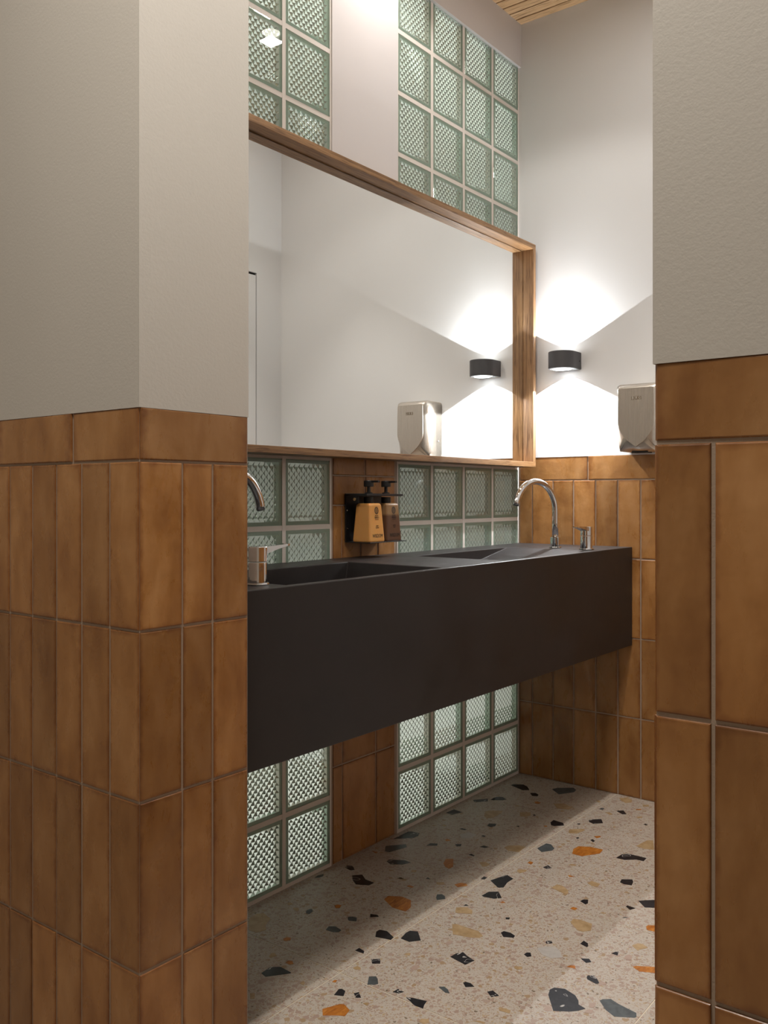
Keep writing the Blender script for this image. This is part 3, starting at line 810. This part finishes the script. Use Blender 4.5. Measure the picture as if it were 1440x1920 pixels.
def lever(loc, sgn, label):
    t = thing('tap_lever', label, 'faucet handle', loc, 'chrome lever valves on the sink')
    bm = bmesh.new(); lathe(bm, [(0, 0.0005), (0.0255, 0.0005), (0.0262, 0.002), (0.0255, 0.0045), (0.0215, 0.005), (0.0215, 0.0475), (0.0205, 0.0485), (0, 0.0485)], 32)
    obj('valve_body', bm, M['chrome'], t)
    bm = bmesh.new(); lathe(bm, [(0, 0.0495), (0.0208, 0.0495), (0.0215, 0.0505), (0.0215, 0.080), (0.0205, 0.0815), (0, 0.0820)], 32)
    cap = obj('valve_cap', bm, M['chrome'], t)
    bm = bmesh.new()
    n = 8
    prev = None
    for k in range(n + 1):
        u = k / n; x = sgn * (0.010 + 0.082 * u); zt = 0.0805 + 0.004 * u; hw = 0.0165 - 0.004 * u; th = 0.012 * (1 - u) ** 1.5 + 0.0042
        if k == n: hw *= 0.8
        ring = [bm.verts.new((x, y, z)) for y, z in ((-hw, zt - th), (hw, zt - th), (hw, zt), (-hw, zt))]
        if prev:
            for q in range(4): bm.faces.new((prev[q], prev[(q + 1) % 4], ring[(q + 1) % 4], ring[q]))
        else: bm.faces.new(ring[::-1])
        prev = ring
    bm.faces.new(prev)
    bmesh.ops.recalc_face_normals(bm, faces=bm.faces[:])
    bmesh.ops.bevel(bm, geom=[e for e in bm.edges if len(e.link_faces) == 2 and e.link_faces[0].normal.dot(e.link_faces[1].normal) < 0.6], offset=0.0012, segments=2, affect='EDGES')
    obj('lever_arm', bm, M['chrome'], cap)
    return t
lever((2.937, 1.372, DK), -1, 'chrome lever valve at the far corner of the sink')
lever((1.345, 1.384, DK), 1, 'chrome lever valve beside the tiled pier, at the near sink end')

# ------------------------------------------------------------------ wall lamp: up-and-down sconce
LY, LX = 1.566, 3.137
LZ0, LZ1 = 1.607, 1.672
lamp = thing('wall_lamp', 'dark grey half-round wall lamp shining up and down', 'lamp', (XE, LY, (LZ0 + LZ1) / 2))
def dshape(r, back):
    pts = [(back, -r), ]
    cx = LX - XE
    for k in range(25):
        a = -PI / 2 - PI * k / 24
        pts.append((cx + r * math.cos(a), r * math.sin(a)))
    pts.append((back, r))
    return pts
hz = (LZ1 - LZ0) / 2
bm = bmesh.new(); prism(bm, dshape(0.052, -0.001), -hz, hz, lambda u, v, w: (u, v, w))
bmesh.ops.bevel(bm, geom=[e for e in bm.edges if abs(e.verts[0].co.z - e.verts[1].co.z) < 1e-6], offset=0.0012, segments=2, affect='EDGES')
obj('housing', bm, M['lampgrey'], lamp)
for s in (-1, 1):
    bm = bmesh.new(); prism(bm, dshape(0.0465, -0.010), s * (hz - 0.001), s * (hz + 0.0006), lambda u, v, w: (u, v, w))
    rim = obj('rim_plate', bm, plain('lamp_rim', (0.55, 0.58, 0.60), 0.35, 0.6), lamp)
    bm = bmesh.new(); lathe(bm, [(0, s * (hz + 0.0036)), (0.02, s * (hz + 0.0032)), (0.033, s * (hz + 0.0016)), (0.035, s * (hz + 0.0004))], 28, (LX - XE, 0, 0))
    bmesh.ops.recalc_face_normals(bm, faces=bm.faces[:])
    obj('lens', bm, M['lens'], rim, True)['label'] = 'glowing white lens'
bm = bmesh.new(); tube(bm, [(-0.016, -0.0515, -0.002), (-0.016, -0.0535, -0.002)], 0.0028, 10); obj('screw', bm, M['black'], lamp)
for s, w in ((1, 17.0), (-1, 46.0)):
    spot('wall_lamp_beam', (3.149, LY, (LZ0 + LZ1) / 2 + s * (hz + 0.0042)), (0, 0, s), w, 62.0, 0.03, 0.004, (0.94, 0.97, 1.0))

# ------------------------------------------------------------------ hand dryer
DYC, DW, DZ0, DZ1 = 1.2465, 0.162, 1.279, 1.523
dry = thing('hand_dryer', 'brushed steel hand dryer with a shield-shaped front', 'hand dryer', (XE, DYC, DZ0))
HD = DZ1 - DZ0; XB = -0.088; XS = -0.122
def loop(fn, n=64): return [fn(k / n) for k in range(n)]
def shield():
    """(y, z) outline, starting at top centre, going clockwise"""
    hw = 0.066; zt = HD - 0.016; zs = 0.112; ztip = 0.016
    half = [(0, zt), (hw * 0.5, zt), (hw - 0.006, zt), (hw - 0.0015, zt - 0.002), (hw, zt - 0.007)]
    for k in range(1, 6): half.append((hw + 0.0015 * math.sin(k / 5 * PI / 2), zt - 0.007 + (zs - zt + 0.007) * k / 5))
    for k in range(1, 15):
        t = k / 14; half.append(((hw + 0.0015) * (1 - t ** 2.1), zs - (zs - ztip) * (t ** 0.93)))
    return half
sh = shield()
def outer(y, z):
    """matching point on the rounded body outline"""
    hw = DW / 2; r = 0.014
    yy = y / 0.0675
    return yy, z
SH = sh + [(-y, z) for y, z in sh[-2:0:-1]]
n = len(SH)
def body_pt(i):
    """points around a rounded rectangle matched to the shield by angle-like progress"""
    y, z = SH[i]
    hw = DW / 2; zt = HD; r = 0.012
    sgn = 1 if y >= 0 else -1
    h = len(sh)
    j = i if i < h else 2 * h - 2 - i
    if j <= 2: return (sgn * (hw - r) * (j / 2.0), zt)
    if j == 3: return (sgn * (hw - r * 0.3), zt - r * 0.3)
    if j == 4: return (sgn * hw, zt - r)
    if j <= 9: return (sgn * hw, zt - r + (0.112 - zt + r) * (j - 4) / 5)
    t = (j - 9) / 14.0
    if t <= 0.62: return (sgn * (hw - 0.003 * t), 0.112 - (0.112 - 0.014) * t / 0.62)
    if t <= 0.72: return (sgn * (hw - 0.008), 0.003)
    return (sgn * (hw - 0.010) * (1 - (t - 0.72) / 0.28), 0.0)
bm = bmesh.new()
inner = [bm.verts.new((XS + 0.002, y, z)) for y, z in SH]
mid = []
for i in range(n):
    y, z = body_pt(i); mid.append(bm.verts.new((XB - (0.012 if z > HD - 0.02 else 0.0), y, z)))
back = [bm.verts.new((-0.0008, *body_pt(i))) for i in range(n)]
for i in range(n):
    j = (i + 1) % n
    bm.faces.new((inner[i], inner[j], mid[j], mid[i])); bm.faces.new((mid[i], mid[j], back[j], back[i]))
bm.faces.new(back[::-1]); bm.faces.new(inner)
bmesh.ops.recalc_face_normals(bm, faces=bm.faces[:])
bmesh.ops.bevel(bm, geom=[e for e in bm.edges if len(e.link_faces) == 2 and e.verts[0] in set(mid) and e.verts[1] in set(mid)], offset=0.004, segments=3, affect='EDGES')
body_o = obj('dryer_body', bm, M['steel'], dry)
for p in body_o.data.polygons: p.use_smooth = True
bm = bmesh.new()
prism(bm, SH, 0, 1, lambda u, v, w: (XS + 0.0022 - 0.0032 * w, u * (1 - 0.012 * w), 0.11 + (v - 0.11) * (1 - 0.012 * w)))
fp = obj('front_panel', bm, M['steel'], dry)
for k, ch in enumerate('BXG'):
    yb = 0.0125 - 0.0125 * k
    b = bxo('badge_square', (XS - 0.0016, XS - 0.0008, yb - 0.0056 - 0.002, yb + 0.0056 - 0.002, 0.1845, 0.1965), M['badge'], fp)
    # letters face -x, read from +y to -y
    mt = Matrix.Translation((XS - 0.0017, yb - 0.002, 0.1905)) @ Matrix(((0, 0, -1, 0), (-1, 0, 0, 0), (0, 1, 0, 0), (0, 0, 0, 1)))
    text('badge_letter', ch, 0.0135, mt, M['silvertext'], fp, 0.85)
bxo('air_outlet', (-0.088, -0.045, -0.03, 0.03, -0.0035, 0.001), M['black'], dry)
bm = bmesh.new(); tube(bm, [(-0.026, DW / 2 - 0.001, 0.075), (-0.026, DW / 2 + 0.001, 0.075)], 0.004, 14); obj('screw', bm, M['chrome'], dry)

# ------------------------------------------------------------------ soap bracket with two bottles
BX0, BX1 = 2.105, 2.285
br = thing('dispenser_bracket', 'black metal wall bracket holding two pump bottles', 'bracket', ((BX0 + BX1) / 2, YM - 0.002, 0.977))
ox, oy, oz = br.location
def bp(name, b, bev=0.0008, parent=br, m='black'):
    return bxo(name, (b[0] - ox, b[1] - ox, b[2] - oy, b[3] - oy, b[4] - oz, b[5] - oz), M[m], parent, bev)
YB = YM - 0.003
bpl = bp('back_plate', (BX0, BX1, YB - 0.004, YB, 0.977, 1.128))
bp('shelf', (BX0, BX1 + 0.004, 1.684, YB - 0.0045, 0.977, 0.9795))
bp('clamp_plate', (BX0, BX1 + 0.004, 1.696, YB - 0.0045, 1.1195, 1.1265))
ck = bp('side_cheek', (BX0, BX0 + 0.004, 1.728, YB - 0.0045, 1.098, 1.1190))
bm = bmesh.new(); tube(bm, [(BX0 - ox, 1.742 - oy, 1.110 - oz), (BX0 - 0.0035 - ox, 1.742 - oy, 1.110 - oz)], 0.005, 12); obj('screw', bm, plain('brass_screw', (0.75, 0.55, 0.3), 0.25, 1.0), ck)
for z in (1.075, 1.02):
    bm = bmesh.new(); tube(bm, [(BX0 + 0.008 - ox, YB - 0.004 - oy, z - oz), (BX0 + 0.008 - ox, YB - 0.0055 - oy, z - oz)], 0.003, 10); obj('screw', bm, M['chrome'], bpl)

def bottle(xc, material, lines, label, neck):
    y0, y1, zb = 1.688, 1.757, 0.9797
    yc = (y0 + y1) / 2
    t = thing('pump_bottle', label, 'soap bottle', (xc, yc, zb), 'pump bottles in the black bracket')
    hx, hy = 0.0375, 0.0345; hh = 0.118
    bm = bmesh.new()
    prof = [(0.96, 0.0), (1.0, 0.003), (1.0, 0.008)] + [(1.0 - 0.20 * (k / 5), 0.008 + (hh - 0.014) * k / 5) for k in range(1, 6)] + [(0.74, hh - 0.002), (0.66, hh)]
    rings = []
    for s, z in prof:
        ax, ay = hx * s, hy * s; r = 0.006; ring = []
        for qx, qy, a0 in ((1, 1, 0), (-1, 1, 90), (-1, -1, 180), (1, -1, 270)):
            for k in range(4):
                a = math.radians(a0 + 30 * k); ring.append(bm.verts.new((qx * (ax - r) + r * math.cos(a), qy * (ay - r) + r * math.sin(a), z)))
        rings.append(ring)
    nn = len(rings[0])
    for a, b in zip(rings, rings[1:]):
        for k in range(nn): bm.faces.new((a[k], a[(k + 1) % nn], b[(k + 1) % nn], b[k]))
    bm.faces.new(rings[0][::-1]); bm.faces.new(rings[-1])
    body = obj('bottle_body', bm, material, t)
    # print on the slanting front face
    slope = 0.20 * hy / (hh - 0.014)
    def front(z): return -(hy - slope * (z - 0.008)) - 0.0004
    tilt = Matrix.Rotation(PI / 2 - math.atan(slope), 4, 'X')
    for s, size, z, sx in lines:
        text('lettering', s, size, Matrix.Translation((0.0015, front(z), z)) @ tilt, M['print'], body, sx, 0.0001)
    # round emblem: ring with a small rosette
    bm = bmesh.new(); z = 0.096
    mt = Matrix.Translation((0.0015, front(z), z)) @ tilt
    def annulus(r0, r1, cx=0, cy=0, sg=20):
        a = [bm.verts.new(mt @ Vector((cx + r0 * math.cos(2 * PI * k / sg), cy + r0 * 1.15 * math.sin(2 * PI * k / sg), 0))) for k in range(sg)]
        b = [bm.verts.new(mt @ Vector((cx + r1 * math.cos(2 * PI * k / sg), cy + r1 * 1.15 * math.sin(2 * PI * k / sg), 0))) for k in range(sg)]
        for k in range(sg): bm.faces.new((a[k], b[k], b[(k + 1) % sg], a[(k + 1) % sg]))
    annulus(0.0076, 0.0098); annulus(0.0054, 0.0064); annulus(0.0016, 0.0026)
    for k in range(6): annulus(0.0009, 0.0015, 0.0041 * math.cos(k * PI / 3), 0.0046 * math.sin(k * PI / 3), 8)
    obj('emblem', bm, M['print'], body)['kind'] = 'stuff'
    bm = bmesh.new(); lathe(bm, [(0, hh - 0.001), (0.0155, hh - 0.001), (0.0155, hh + 0.019), (0.0, hh + 0.019)], 24)
    nk = obj('neck_cap', bm, M['black'], t)
    zt = 1.1266 - zb
    bm = bmesh.new(); lathe(bm, [(0, zt + 0.0004), (0.0125, zt + 0.0004), (0.0125, zt + 0.003), (0.0055, zt + 0.0055), (0.0052, zt + 0.022), (0, zt + 0.022)], 20)
    obj('pump_stem', bm, M['black'], nk)
    bm = bmesh.new(); lathe(bm, [(0, zt + 0.022), (0.015, zt + 0.022), (0.0155, zt + 0.024), (0.0155, zt + 0.039), (0.0145, zt + 0.041), (0, zt + 0.0415)], 24)
    obj('pump_head', bm, M['black'], nk)
    bm = bmesh.new(); box(bm, -0.0055, 0.0055, -0.040, -0.0135, zt + 0.0345, zt + 0.0408, 0, 0.0012)
    obj('nozzle', bm, M['black'], nk)
    return t
bottle(2.1475, M['lotion'], [('NATURA', 0.0045, 0.0805, 0.9), ('SIBERICA', 0.0078, 0.0745, 0.72), ('PROFESSIONAL', 0.0028, 0.0685, 0.9), ('HAND', 0.0052, 0.0490, 0.8), ('LOTION', 0.0052, 0.0435, 0.8), ('WISDOM', 0.0155, 0.0185, 0.80)],
       'amber hand lotion pump bottle in the black bracket', 0)
bottle(2.2340, M['soap'], [('NATURA', 0.0045, 0.0805, 0.9), ('SIBERICA', 0.0078, 0.0745, 0.72), ('PROFESSIONAL', 0.0028, 0.0685, 0.9), ('LIQUID', 0.0052, 0.0490, 0.8), ('SOAP', 0.0052, 0.0435, 0.8), ('WISDOM', 0.0155, 0.0185, 0.80)],
       'dark brown liquid soap pump bottle in the black bracket', 0)

# ------------------------------------------------------------------ ceiling fixtures above the frame
for k, (p, w, a, bl) in enumerate(DOWN):
    t = thing('ceiling_downlight', ['round recessed downlight over the middle of the washroom', 'round recessed downlight close above the mirror wall', 'round recessed downlight just inside the opening'][k], 'downlight', (p[0], p[1], ZC), 'recessed washroom downlights')
    bm = bmesh.new(); lathe(bm, [(0.052, 0.0), (0.052, -0.004), (0.040, -0.006), (0.038, -0.001)], 28); obj('trim_ring', bm, M['white_plastic'], t)
    bm = bmesh.new(); lathe(bm, [(0, -0.003), (0.0375, -0.003), (0.0375, -0.001), (0, -0.001)], 24); bmesh.ops.recalc_face_normals(bm, faces=bm.faces[:]); obj('lens', bm, M['downlens'], t)
t = thing('ceiling_panel', 'square light panel on the corridor ceiling', 'ceiling light', (0.35, 0.75, ZC))
bm = bmesh.new(); box(bm, -0.22, 0.22, -0.22, 0.22, -0.035, -0.001); obj('frame', bm, M['white_plastic'], t)
bm = bmesh.new(); box(bm, -0.2, 0.2, -0.2, 0.2, -0.038, -0.0355); obj('diffuser', bm, M['panel'], t)
